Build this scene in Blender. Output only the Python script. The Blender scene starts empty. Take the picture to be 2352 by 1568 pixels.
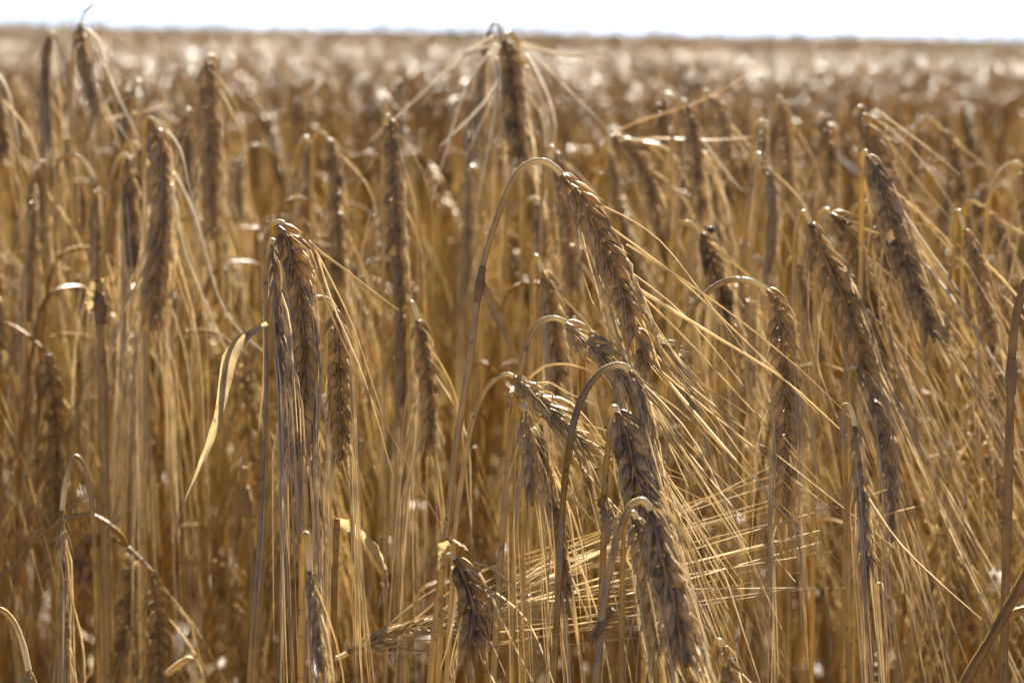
import bpy, math, random
import numpy as np
from mathutils import Vector, Matrix, Euler

SC = bpy.context.scene
COL = SC.collection
R = math.radians
random.seed(11)
RNG = np.random.default_rng(7)

# ------------------------------------------------------------------ camera
CAM_Z = 0.87
PITCH, ROLL = R(7.56), R(0.86)
SENSOR, LENS = 22.3, 50.0
camd = bpy.data.cameras.new("camera")
camd.sensor_width, camd.lens = SENSOR, LENS
camd.clip_start, camd.clip_end = 0.02, 5000
camd.dof.use_dof = True
camd.dof.focus_distance = 0.735
camd.dof.aperture_fstop = 8.3
camd.dof.aperture_blades = 0
cam = bpy.data.objects.new("camera", camd)
COL.objects.link(cam)
cam.location = (0, 0, CAM_Z)
cam.rotation_mode = 'QUATERNION'
_q = Euler((R(90) - PITCH, 0, 0)).to_quaternion() @ Euler((0, 0, ROLL)).to_quaternion()
cam.rotation_quaternion = _q
SC.camera = cam
_m = np.array(_q.to_matrix())
CR, CU, CF = _m[:, 0], _m[:, 1], -_m[:, 2]
CP = np.array((0, 0, CAM_Z))
W1 = SENSOR / LENS


def P(u, v, d):
    """point seen at (u, v) of a 2352x1568 frame, d metres in front of the lens"""
    return CP + d * (CF + CR * ((u / 2352 - .5) * W1) - CU * ((v - 784) / 2352 * W1))


# ------------------------------------------------------------------ light
SUN_EL, SUN_AZ = R(45), R(14)          # ahead of the camera, a little to the right
w = bpy.data.worlds.new("World")
SC.world = w
w.use_nodes = True
nt = w.node_tree
bg = nt.nodes["Background"]
sky = nt.nodes.new("ShaderNodeTexSky")
sky.sky_type = 'NISHITA'
sky.sun_disc = False
sky.sun_elevation = SUN_EL
sky.sun_rotation = SUN_AZ
sky.air_density, sky.dust_density, sky.ozone_density = 0.22, 0.1, 2.5
tint = nt.nodes.new("ShaderNodeMix"); tint.data_type = 'RGBA'; tint.blend_type = 'MULTIPLY'; tint.inputs["Factor"].default_value = 1
tint.inputs["B"].default_value = (1.05, 1.0, .95, 1)           # white balance of the sky light
nt.links.new(sky.outputs[0], tint.inputs["A"])
nt.links.new(tint.outputs["Result"], bg.inputs[0])
bg.inputs[1].default_value = 0.05
sund = bpy.data.lights.new("sun", 'SUN')
sund.energy, sund.angle, sund.color = 5.0, R(0.5), (1.0, .95, .86)
sun = bpy.data.objects.new("sun", sund)
COL.objects.link(sun)
sdir = Vector((math.sin(SUN_AZ) * math.cos(SUN_EL), math.cos(SUN_AZ) * math.cos(SUN_EL), math.sin(SUN_EL)))
sun.rotation_euler = sdir.to_track_quat('Z', 'Y').to_euler()
sun.location = (1, 3, 5)

SC.view_settings.view_transform = 'Standard'
SC.view_settings.look = 'None'
SC.view_settings.exposure = 2.6
SC.view_settings.gamma = 1
SC.cycles.use_denoising = True
SC.cycles.max_bounces = 8
SC.cycles.diffuse_bounces = 1
SC.cycles.transmission_bounces = 2
SC.cycles.glossy_bounces = 2
SC.cycles.caustics_reflective = False
SC.cycles.sample_clamp_direct = 4.0
SC.cycles.sample_clamp_indirect = 2.0


# ------------------------------------------------------------------ materials
def straw_mat(name, dark, light, trans, tcol, rough, spec, stripes=0.0, bump=0.0, spots=0.0, coat=.0, fib=6, neck=0.0, rings=0):
    m = bpy.data.materials.new(name)
    m.use_nodes = True
    t = m.node_tree
    N, L = t.nodes, t.links
    bs = N["Principled BSDF"]
    out = N["Material Output"]
    at = N.new("ShaderNodeAttribute"); at.attribute_name = "pv"
    sep = N.new("ShaderNodeSeparateXYZ"); L.new(at.outputs["Vector"], sep.inputs[0])
    tc = N.new("ShaderNodeTexCoord")
    nz = N.new("ShaderNodeTexNoise"); nz.inputs["Scale"].default_value = 160; nz.inputs["Detail"].default_value = 4
    L.new(tc.outputs["Object"], nz.inputs["Vector"])
    vs = N.new("ShaderNodeVectorMath"); vs.operation = 'MULTIPLY'; vs.inputs[1].default_value = (17, fib, 23)
    L.new(at.outputs["Vector"], vs.inputs[0])
    nf = N.new("ShaderNodeTexNoise"); nf.inputs["Scale"].default_value = 1; nf.inputs["Detail"].default_value = 3
    L.new(vs.outputs[0], nf.inputs["Vector"])
    oi = N.new("ShaderNodeObjectInfo")
    # position along dark..light: noise + per grain random + per plant random
    a1 = N.new("ShaderNodeMath"); a1.operation = 'MULTIPLY_ADD'
    nm = N.new("ShaderNodeMath"); nm.operation = 'ADD'
    L.new(nz.outputs["Fac"], nm.inputs[0]); L.new(nf.outputs["Fac"], nm.inputs[1])
    L.new(nm.outputs[0], a1.inputs[0]); a1.inputs[1].default_value = 1.15; a1.inputs[2].default_value = -.97
    a2 = N.new("ShaderNodeMath"); a2.operation = 'MULTIPLY_ADD'
    L.new(sep.outputs["Z"], a2.inputs[0]); a2.inputs[1].default_value = .45; L.new(a1.outputs[0], a2.inputs[2])
    a3 = N.new("ShaderNodeMath"); a3.operation = 'MULTIPLY_ADD'; a3.use_clamp = True
    L.new(oi.outputs["Random"], a3.inputs[0]); a3.inputs[1].default_value = .3; L.new(a2.outputs[0], a3.inputs[2])
    mx = N.new("ShaderNodeMix"); mx.data_type = 'RGBA'
    mx.inputs["A"].default_value = (*dark, 1); mx.inputs["B"].default_value = (*light, 1)
    L.new(a3.outputs[0], mx.inputs["Factor"])
    colr = mx.outputs["Result"]
    if spots:
        n2 = N.new("ShaderNodeTexNoise"); n2.inputs["Scale"].default_value = 420; n2.inputs["Detail"].default_value = 2
        L.new(tc.outputs["Object"], n2.inputs["Vector"])
        rp = N.new("ShaderNodeValToRGB"); rp.color_ramp.elements[0].position = .64; rp.color_ramp.elements[1].position = .70
        L.new(n2.outputs["Fac"], rp.inputs[0])
        ms = N.new("ShaderNodeMath"); ms.operation = 'MULTIPLY'; ms.inputs[1].default_value = spots
        L.new(rp.outputs[0], ms.inputs[0])
        mx2 = N.new("ShaderNodeMix"); mx2.data_type = 'RGBA'
        L.new(ms.outputs[0], mx2.inputs["Factor"]); L.new(colr, mx2.inputs["A"])
        mx2.inputs["B"].default_value = (.06, .035, .015, 1)
        colr = mx2.outputs["Result"]
    if rings:                                                        # brown joints at intervals up the straw
        r1 = N.new("ShaderNodeMath"); r1.operation = 'MULTIPLY_ADD'; L.new(sep.outputs["Y"], r1.inputs[0]); r1.inputs[1].default_value = 4.3
        L.new(oi.outputs["Random"], r1.inputs[2])
        r2 = N.new("ShaderNodeMath"); r2.operation = 'FRACT'; L.new(r1.outputs[0], r2.inputs[0])
        r3 = N.new("ShaderNodeMath"); r3.operation = 'LESS_THAN'; L.new(r2.outputs[0], r3.inputs[0]); r3.inputs[1].default_value = .02
        mx4 = N.new("ShaderNodeMix"); mx4.data_type = 'RGBA'; L.new(r3.outputs[0], mx4.inputs["Factor"])
        L.new(colr, mx4.inputs["A"]); mx4.inputs["B"].default_value = (.12, .06, .02, 1)
        colr = mx4.outputs["Result"]
    if neck:                                                         # paler neck below an ear, the crook's white glint put into the colour
        mr = N.new("ShaderNodeMapRange"); mr.inputs["From Min"].default_value = neck * .45; mr.inputs["From Max"].default_value = neck
        mr.inputs["To Min"].default_value = .75; mr.inputs["To Max"].default_value = 0
        L.new(sep.outputs["Y"], mr.inputs["Value"])
        mx3 = N.new("ShaderNodeMix"); mx3.data_type = 'RGBA'; L.new(mr.outputs[0], mx3.inputs["Factor"])
        L.new(colr, mx3.inputs["A"]); mx3.inputs["B"].default_value = (.74, .66, .47, 1)
        colr = mx3.outputs["Result"]
    L.new(colr, bs.inputs["Base Color"])
    bs.inputs["Roughness"].default_value = rough
    bs.inputs["Specular IOR Level"].default_value = spec
    bs.inputs["Coat Weight"].default_value = coat
    bs.inputs["Coat Roughness"].default_value = .18
    nrm = None
    if stripes or bump:
        ht = N.new("ShaderNodeMath"); ht.operation = 'MULTIPLY'
        sn = N.new("ShaderNodeMath"); sn.operation = 'SINE'
        mu = N.new("ShaderNodeMath"); mu.operation = 'MULTIPLY'; mu.inputs[1].default_value = 2 * math.pi * 7
        L.new(sep.outputs["X"], mu.inputs[0]); L.new(mu.outputs[0], sn.inputs[0])
        L.new(sn.outputs[0], ht.inputs[0]); ht.inputs[1].default_value = stripes
        ad = N.new("ShaderNodeMath"); ad.operation = 'MULTIPLY_ADD'
        L.new(nz.outputs["Fac"], ad.inputs[0]); ad.inputs[1].default_value = bump; L.new(ht.outputs[0], ad.inputs[2])
        bp = N.new("ShaderNodeBump"); bp.inputs["Strength"].default_value = .5; bp.inputs["Distance"].default_value = .0006
        L.new(ad.outputs[0], bp.inputs["Height"])
        nrm = bp.outputs[0]
        L.new(nrm, bs.inputs["Normal"])
    tr = N.new("ShaderNodeBsdfTranslucent")
    mt = N.new("ShaderNodeMix"); mt.data_type = 'RGBA'; mt.blend_type = 'MULTIPLY'; mt.inputs["Factor"].default_value = 1
    L.new(colr, mt.inputs["A"]); mt.inputs["B"].default_value = (*tcol, 1)
    L.new(mt.outputs["Result"], tr.inputs[0])
    mix = N.new("ShaderNodeMixShader"); mix.inputs[0].default_value = trans
    L.new(bs.outputs[0], mix.inputs[1]); L.new(tr.outputs[0], mix.inputs[2])
    L.new(mix.outputs[0], out.inputs[0])
    return m


M_EAR = straw_mat("ripe_grain", (.036, .018, .004), (.72, .495, .18), .22, (1.3, 1.06, .6), .33, .6, .25, .7, coat=.15)
M_GREY = straw_mat("weathered_grain", (.05, .028, .008), (.70, .52, .24), .18, (1.3, 1.05, .7), .33, .6, .3, .9, coat=.18)
M_AWN = straw_mat("awn_straw", (.34, .245, .105), (.88, .77, .52), .40, (1.15, 1.0, .74), .24, 1.0, coat=.5)
M_STEM = straw_mat("stem_straw", (.028, .0105, .0008), (.50, .28, .027), .26, (1.25, 1.03, .42), .35, .65, .35, .5, .7, coat=.0, rings=1)
M_STALK = straw_mat("bare_stalk", (.16, .085, .015), (.50, .33, .085), .22, (1.2, 1.0, .5), .34, .6, .35, .7, .7, fib=14)
M_GOLD = straw_mat("golden_stem", (.16, .095, .016), (.66, .47, .14), .30, (1.1, 1.04, .6), .28, .9, .4, .5, .7, coat=.5, fib=14, neck=.35)
M_PALE = straw_mat("white_glint_awn", (.50, .43, .32), (.78, .71, .58), .42, (1.05, 1.0, .9), .28, 1.0, coat=.35)  # paler copy of the awn straw, white sun glint painted into its colour
M_LEAF = straw_mat("dry_leaf", (.20, .13, .055), (.70, .57, .35), .30, (1.1, 1.0, .75), .6, .2, .9, .9, .5, fib=3)
M_BROWN = straw_mat("withered_brown", (.07, .035, .012), (.30, .18, .085), .05, (1.2, 1.0, .7), .45, .5, .6, .9, .4, fib=4)
M_NODE = straw_mat("stem_node", (.11, .062, .022), (.34, .215, .09), .03, (1, 1, 1), .5, .4, .1, .9)
M_DULL = straw_mat("awn_straw_dull", (.085, .048, .011), (.80, .615, .285), .36, (1.15, 1.02, .66), .52, .5, coat=.0)
M_FAR = straw_mat("ripe_grain_matt", (.05, .026, .006), (.66, .46, .18), .20, (1.3, 1.06, .6), .42, .5, .25, .7)
MATS = [M_STEM, M_EAR, M_AWN, M_LEAF, M_GREY, M_NODE, M_DULL, M_GOLD, M_PALE, M_STALK, M_BROWN, M_FAR]


def plain_mat(name, col, rough=.5, spec=.5):
    m = bpy.data.materials.new(name); m.use_nodes = True
    t = m.node_tree; b = t.nodes["Principled BSDF"]
    nz = t.nodes.new("ShaderNodeTexNoise"); nz.inputs["Scale"].default_value = 600
    rp = t.nodes.new("ShaderNodeValToRGB")
    rp.color_ramp.elements[0].color = (*[c * .75 for c in col], 1); rp.color_ramp.elements[1].color = (*[min(1, c * 1.2) for c in col], 1)
    tc = t.nodes.new("ShaderNodeTexCoord"); t.links.new(tc.outputs["Object"], nz.inputs["Vector"])
    t.links.new(nz.outputs["Fac"], rp.inputs[0]); t.links.new(rp.outputs[0], b.inputs["Base Color"])
    b.inputs["Roughness"].default_value = rough; b.inputs["Specular IOR Level"].default_value = spec
    return m


M_BLACK = plain_mat("beetle_black", (.012, .012, .014), .18, .7)
M_PETAL = straw_mat("white_petal", (.72, .72, .70), (.85, .85, .84), .35, (1, 1, 1), .5, .4)
M_GREEN = straw_mat("green_leaf", (.07, .14, .02), (.16, .26, .04), .4, (1.4, 1.6, .6), .45, .5)


def soil_mat():
    m = bpy.data.materials.new("soil"); m.use_nodes = True
    t = m.node_tree; b = t.nodes["Principled BSDF"]
    tc = t.nodes.new("ShaderNodeTexCoord")
    nz = t.nodes.new("ShaderNodeTexNoise"); nz.inputs["Scale"].default_value = 35; nz.inputs["Detail"].default_value = 8
    t.links.new(tc.outputs["Object"], nz.inputs["Vector"])
    rp = t.nodes.new("ShaderNodeValToRGB")
    rp.color_ramp.elements[0].position = .35; rp.color_ramp.elements[0].color = (.05, .03, .015, 1)
    rp.color_ramp.elements[1].position = .7; rp.color_ramp.elements[1].color = (.20, .12, .05, 1)
    t.links.new(nz.outputs["Fac"], rp.inputs[0]); t.links.new(rp.outputs[0], b.inputs["Base Color"])
    bp = t.nodes.new("ShaderNodeBump"); bp.inputs["Strength"].default_value = .6
    t.links.new(nz.outputs["Fac"], bp.inputs["Height"]); t.links.new(bp.outputs[0], b.inputs["Normal"])
    b.inputs["Roughness"].default_value = .95
    return m


# ------------------------------------------------------------------ mesh tools
def nrm(v):
    v = np.asarray(v, float)
    return v / (np.linalg.norm(v, axis=-1, keepdims=True) + 1e-12)


def spline(pts, n):
    """n points evenly spaced along a Catmull-Rom curve through pts"""
    p = np.asarray(pts, float)
    if len(p) == 2:
        return p[0] + (p[1] - p[0]) * np.linspace(0, 1, n)[:, None]
    q = np.vstack([2 * p[0] - p[1], p, 2 * p[-1] - p[-2]])
    out = []
    for i in range(len(p) - 1):
        a, b, c, d = q[i:i + 4]
        t = np.linspace(0, 1, 12, endpoint=False)[:, None]
        out.append(.5 * (2 * b + (c - a) * t + (2 * a - 5 * b + 4 * c - d) * t ** 2 + (3 * b - a - 3 * c + d) * t ** 3))
    out = np.vstack(out + [p[-1:]])
    s = np.concatenate([[0], np.cumsum(np.linalg.norm(np.diff(out, axis=0), axis=1))])
    x = np.linspace(0, s[-1], n)
    return np.stack([np.interp(x, s, out[:, k]) for k in range(3)], 1)


def dense(pts, k=9):
    """Catmull-Rom through pts with k steps in every span, however short"""
    p = np.asarray(pts, float)
    # centripetal spacing keeps tight crooks round
    q = np.vstack([2 * p[0] - p[1], p, 2 * p[-1] - p[-2]])
    out = []
    for i in range(len(p) - 1):
        a, b, c, d = q[i:i + 4]
        ta = 0.0; tb = ta + np.linalg.norm(b - a) ** .5; tc = tb + np.linalg.norm(c - b) ** .5; td = tc + np.linalg.norm(d - c) ** .5
        for t in np.linspace(tb, tc, k, endpoint=False):
            A1 = a * (tb - t) / (tb - ta) + b * (t - ta) / (tb - ta); A2 = b * (tc - t) / (tc - tb) + c * (t - tb) / (tc - tb)
            A3 = c * (td - t) / (td - tc) + d * (t - tc) / (td - tc)
            B1 = A1 * (tc - t) / (tc - ta) + A2 * (t - ta) / (tc - ta); B2 = A2 * (td - t) / (td - tb) + A3 * (t - tb) / (td - tb)
            out.append(B1 * (tc - t) / (tc - tb) + B2 * (t - tb) / (tc - tb))
    return np.array(out + [p[-1]])


def length(pts):
    return float(np.linalg.norm(np.diff(np.asarray(pts), axis=0), axis=1).sum())


def tangents(p):
    return nrm(np.gradient(p, axis=0))


def frames(p, ref):
    t = tangents(p)
    a = np.asarray(ref, float)
    A = []
    for k in range(len(p)):
        a = a - t[k] * np.dot(a, t[k])
        if np.linalg.norm(a) < 1e-5:
            a = np.cross(t[k], (.3, .5, .8))
        a = nrm(a)
        A.append(a)
    A = np.array(A)
    return t, A, np.cross(t, A)


class MB:
    def __init__(s):
        s.v, s.f, s.m, s.pv, s.n = [], [], [], [], 0

    def add(s, v, f, mat, pv):
        s.v.append(v); s.pv.append(pv)
        s.f.extend([tuple(int(i) + s.n for i in q) for q in f]); s.m.extend([mat] * len(f))
        s.n += len(v)

    def tube(s, pts, rad, sides, mat, rnd=0.0, ref=(1, .2, .1), cap=True, flat=1.0):
        pts = np.asarray(pts, float); n = len(pts)
        rad = np.broadcast_to(np.asarray(rad, float), (n,))
        t, A, B = frames(pts, ref)
        th = np.arange(sides) / sides * 2 * math.pi
        v = pts[:, None] + rad[:, None, None] * (A[:, None] * np.cos(th)[None, :, None] + B[:, None] * (flat * np.sin(th))[None, :, None])
        pv = np.zeros((n, sides, 3)); pv[..., 0] = np.arange(sides) / sides; pv[..., 1] = np.linspace(0, 1, n)[:, None]; pv[..., 2] = rnd
        f = TUBE_F(n, sides)
        if cap:
            f = f + [tuple(range(sides - 1, -1, -1)), tuple(range((n - 1) * sides, n * sides))]
        s.add(v.reshape(-1, 3), f, mat, pv.reshape(-1, 3))

    def ribbon(s, pts, width, normal, mat, rnd=0.0, twist=None, fold=.25, nw=5):
        """leaf blade: a strip with a channelled cross-section"""
        pts = np.asarray(pts, float); n = len(pts)
        t, A, B = frames(pts, normal)
        if twist is not None:
            tw = np.asarray(twist)[:, None]
            A, B = A * np.cos(tw) + B * np.sin(tw), B * np.cos(tw) - A * np.sin(tw)
        x = np.linspace(-1, 1, nw)
        wd = np.asarray(width)[:, None, None]
        v = pts[:, None] + wd * (B[:, None] * x[None, :, None] + A[:, None] * (fold * (x ** 2))[None, :, None])
        jr = np.random.default_rng(int(rnd * 1e6))
        v += wd * (A[:, None] * (.14 if nw > 4 else .03) * jr.normal(0, 1, (n, nw, 1)) + B[:, None] * (.10 if nw > 4 else .02) * jr.normal(0, 1, (n, nw, 1)))
        v += A[:, None] * (np.sin(np.arange(n) * 1.9)[:, None] * np.sin(x * 4.0 + 1)[None])[:, :, None] * wd * .12
        pv = np.zeros((n, nw, 3)); pv[..., 0] = (x + 1) / 2 * 1.4; pv[..., 1] = np.linspace(0, 1, n)[:, None]; pv[..., 2] = rnd
        f = []
        for i in range(n - 1):
            for j in range(nw - 1):
                a = i * nw + j
                f.append((a, a + 1, a + nw + 1, a + nw))
        s.add(v.reshape(-1, 3), f, mat, pv.reshape(-1, 3))

    def mesh(s, name, mats, origin=(0, 0, 0)):
        me = bpy.data.meshes.new(name)
        v = np.vstack(s.v) - np.asarray(origin)
        me.from_pydata(v.tolist(), [], s.f)
        used = sorted(set(s.m))
        for k in used:
            me.materials.append(mats[k] if isinstance(mats, list) else mats)
        rm = {k: i for i, k in enumerate(used)}
        me.polygons.foreach_set("material_index", [rm[k] for k in s.m])
        me.polygons.foreach_set("use_smooth", [True] * len(s.f))
        at = me.attributes.new("pv", 'FLOAT_VECTOR', 'POINT')
        at.data.foreach_set("vector", np.vstack(s.pv).astype(np.float32).ravel())
        me.update()
        return me

    def obj(s, name, parent=None, origin=(0, 0, 0), mats=None):
        o = bpy.data.objects.new(name, s.mesh(name, mats or MATS, origin))
        COL.objects.link(o)
        if parent: o.parent = parent
        return o


_tf = {}


def TUBE_F(n, k):
    if (n, k) not in _tf:
        _tf[n, k] = [(i * k + j, i * k + (j + 1) % k, (i + 1) * k + (j + 1) % k, (i + 1) * k + j) for i in range(n - 1) for j in range(k)]
    return list(_tf[n, k])


STEM, EAR, AWN, LEAF, GREY, NODE, DULL, GOLD, PALE, STALK, BROWN, FAR = range(12)

# grain templates: (ring position, radius)
G_HI = ([0, .07, .2, .36, .52, .68, .84, 1.0], [.30, .62, .92, 1.0, .86, .58, .29, .06], 10)
G_MID = ([0, .15, .42, .72, 1.0], [.35, .85, 1.0, .52, .07], 6)
G_LO = ([0, .4, 1.0], [.4, 1.0, .08], 4)


def grain(mb, p, ax, side, nrmv, L, wd, th, tmpl, mat, rnd, curl=0.0):
    z, r, k = tmpl
    z = np.array(z); r = np.array(r)
    a = np.arange(k) / k * 2 * math.pi + .3
    ridge = 1 + (.07 * np.cos(5 * a) if k >= 10 else 0 * a)
    c = np.asarray(p) + ax * (z * L)[:, None] + side * (curl * L * (z - .2) ** 2)[:, None]
    v = c[:, None] + side * (r[:, None] * (wd * np.cos(a) * ridge)[None])[..., None] + nrmv * (r[:, None] * (th * np.sin(a) * ridge)[None])[..., None]
    pv = np.zeros((len(z), k, 3)); pv[..., 0] = np.arange(k) / k; pv[..., 1] = z[:, None]; pv[..., 2] = rnd
    mb.add(v.reshape(-1, 3), TUBE_F(len(z), k) + [tuple(range(k - 1, -1, -1)), tuple(range((len(z) - 1) * k, len(z) * k))], mat, pv.reshape(-1, 3))
    return c[-1]


def make_ear(path, w, view, roll, rng, lod=2, mat=EAR, thin=0.0):
    """two-rowed ear along path; returns mesh builder and the awn seats (tip, direction, side vector, place along the ear)"""
    mb = MB()
    Lr = length(path)
    lg = max(w * 1.0, .0062) * (1 + .5 * thin)
    step = {2: .0021, 1: .0024, 0: .0040}[lod] * (w / .0098) ** .5 * (1 + thin)
    n = max(5, int((Lr - lg * .7) / step))
    pts = spline(path, n + 3)
    t = tangents(pts)
    s0 = nrm(np.cross(t, np.asarray(view)))
    n0 = np.cross(s0, t)
    rl = (roll + np.linspace(-.5, .5, len(pts)) * rng.normal(0, .35))[:, None]      # ears twist a little
    S = s0 * np.cos(rl) + n0 * np.sin(rl)
    Nn = n0 * np.cos(rl) - s0 * np.sin(rl)
    gs = rng.uniform(.92, 1.08)
    tm = (G_LO, G_MID, G_HI)[lod]
    mb.tube(pts[:n + 2], [w * .10] * (n + 2), (3, 4, 6)[lod], mat, .2)
    seats = []
    for i in range(n):
        x = i / (n - 1)
        sd = 1 if i % 2 else -1
        if lod and .06 < x and rng.random() < .035: continue           # a lost grain
        tap = gs * min(1, .62 + x * 3.2) * min(1, .55 + (1 - x) * 2.6)
        al = R(30 - 9 * x) * (1 - .55 * thin) * rng.uniform(.75, 1.25)
        side, nv = S[i] * sd, Nn[i]
        tw = rng.normal(0, .12)
        side, nv = nrm(side * math.cos(tw) + nv * math.sin(tw)), nrm(nv * math.cos(tw) - side * math.sin(tw))
        ax = nrm(t[i] * math.cos(al) + side * math.sin(al) + nv * rng.normal(0, .06))
        sv = nrm(np.cross(ax, nv)) ; nv2 = np.cross(ax, sv)
        base = pts[i] + side * w * .12
        rnd = rng.random()
        tip = grain(mb, base, ax, -sv * np.sign(np.dot(sv, side)) * -1, nv2, lg * rng.uniform(.9, 1.08) * (.75 + .25 * tap), w * (.185 if lod else .25) * tap * (1 - .25 * thin),
                    w * (.18 if lod == 2 else .25) * tap * (1 - .2 * thin), tm, mat, rnd, curl=-.10)
        seats.append((tip, ax, side, nv, x))
        if lod == 2:
            # glume bristles and the shrunken side florets on both faces
            for sg in (1, -1):
                b0 = pts[i] + nv * sg * w * .17 + side * w * .02
                dr = nrm(t[i] + side * rng.uniform(.05, .35) + nv * sg * rng.uniform(.10, .30))
                grain(mb, b0, dr, side, nv, lg * .62, w * .04, w * .035, G_LO, mat, rng.random())
                hl = lg * rng.uniform(.7, 1.25)
                dr2 = nrm(dr + side * rng.uniform(.0, .35))
                mb.tube(np.array([b0 + dr * lg * .5, b0 + dr * lg * .5 + dr2 * hl * .5, b0 + dr * lg * .5 + dr2 * hl]), [w * .022, w * .014, w * .004], 3, AWN, rng.random(), cap=False)
        elif lod == 1 and i % 2:
            b0 = pts[i] + nv * w * .15
            grain(mb, b0, nrm(t[i] + nv * .2), side, nv, lg * .7, w * .06, w * .05, G_LO, mat, rng.random())
    return mb, seats


def awn_path(seat, final, L, rng, spread, grav=.0, nseg=11, bend=.06, tight=2.4):
    tip, ax, side, nv, x = seat
    fin = nrm(final + side * abs(rng.normal(0, spread)) + nv * rng.normal(0, spread * .45) + np.array((0, 0, -grav)))
    k = np.linspace(0, 1, nseg)
    s = np.clip(k * tight, 0, 1); s = (s * s * (3 - 2 * s))[:, None]
    kink = nrm(rng.normal(0, 1, 3)) * bend
    d = nrm(ax * (1 - s) + fin * s + kink * (k ** 2)[:, None])
    st = L / (nseg - 1)
    return np.vstack([tip - ax * .0012, tip - ax * .0012 + np.cumsum(d[:-1] * st, axis=0)])


def hug_path(seat, ear, w, L, rng, final, nseg=14, spread=.03):
    """an awn lying along its own side of the ear and running on past the ear's end"""
    tip, ax, side, nv, x = seat
    n = len(ear); i0 = int(np.clip(np.argmin(np.linalg.norm(ear - tip, axis=1)), 0, n - 1))
    off = side * w * rng.uniform(.50, .72) + nv * w * rng.normal(0, .22)
    q = [tip - ax * .0015, tip + ax * .002]
    rest = ear[i0:]
    st = max(2, len(rest) // 5)
    for k, p in enumerate(rest[st::st]):
        q.append(p + off * min(1, .85 + .06 * k))
    end = nrm(nrm(np.asarray(final)) + side * abs(rng.normal(0, spread)) + nv * rng.normal(0, spread * .6))
    ln = length(np.array(q)); left = max(L - ln, .02)
    q.append(q[-1] + end * left * .4); q.append(q[-1] + end * left * .6 + rng.normal(0, .0012, 3))
    return spline(q, nseg)


def add_awn(mb, path, r0, rng, sides=3, mat=AWN):
    n = len(path)
    r0 = r0 * rng.uniform(.6, 1.3)
    mb.tube(path, r0 * (1 - .75 * np.linspace(0, 1, n) ** 1.3), sides, mat, rng.random(), ref=rng.normal(0, 1, 3), cap=False, flat=.7)


def empty(name, loc):
    o = bpy.data.objects.new(name, None)
    o.empty_display_size = .05
    o.location = loc
    COL.objects.link(o)
    return o


def tag(o, label=None, cat=None, group=None, kind=None):
    for k, v in (("label", label), ("category", cat), ("group", group), ("kind", kind)):
        if v: o[k] = v
    return o


def stem_mesh(path, r_top, r_bot, rng, sides=8, n=40, mat=STEM):
    """path runs from the neck down to the ground"""
    p = dense(path)
    mb = MB()
    x = np.concatenate([[0], np.cumsum(np.linalg.norm(np.diff(p, axis=0), axis=1))]); x /= x[-1]
    wob = 1 + .07 * np.sin(x * 70 + rng.uniform(0, 6)) + .05 * np.sin(x * 190 + rng.uniform(0, 6)) + .04 * rng.normal(0, 1, len(p))
    mb.tube(p, (r_top + (r_bot - r_top) * np.clip(x * 3.5, 0, 1)) * wob, sides, mat, rng.random())
    return mb


def leaf_mesh(path, width, rng, normal=(0, -1, 0), twist=2.0, n=26, prof=None, tw0=0.0, mat=LEAF):
    p = spline(path, n)
    x = np.linspace(0, 1, n)
    pr = np.clip(x * 6 + .25, 0, 1) * (1 - x ** 1.6) + .03 if prof is None else np.interp(x, *zip(*prof))
    mb = MB()
    mb.ribbon(p, width * pr, normal, mat, rng.random(), twist=tw0 + twist * x + .3 * np.sin(x * 9), fold=.45)
    return mb


NODE_PARTS = []


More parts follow.
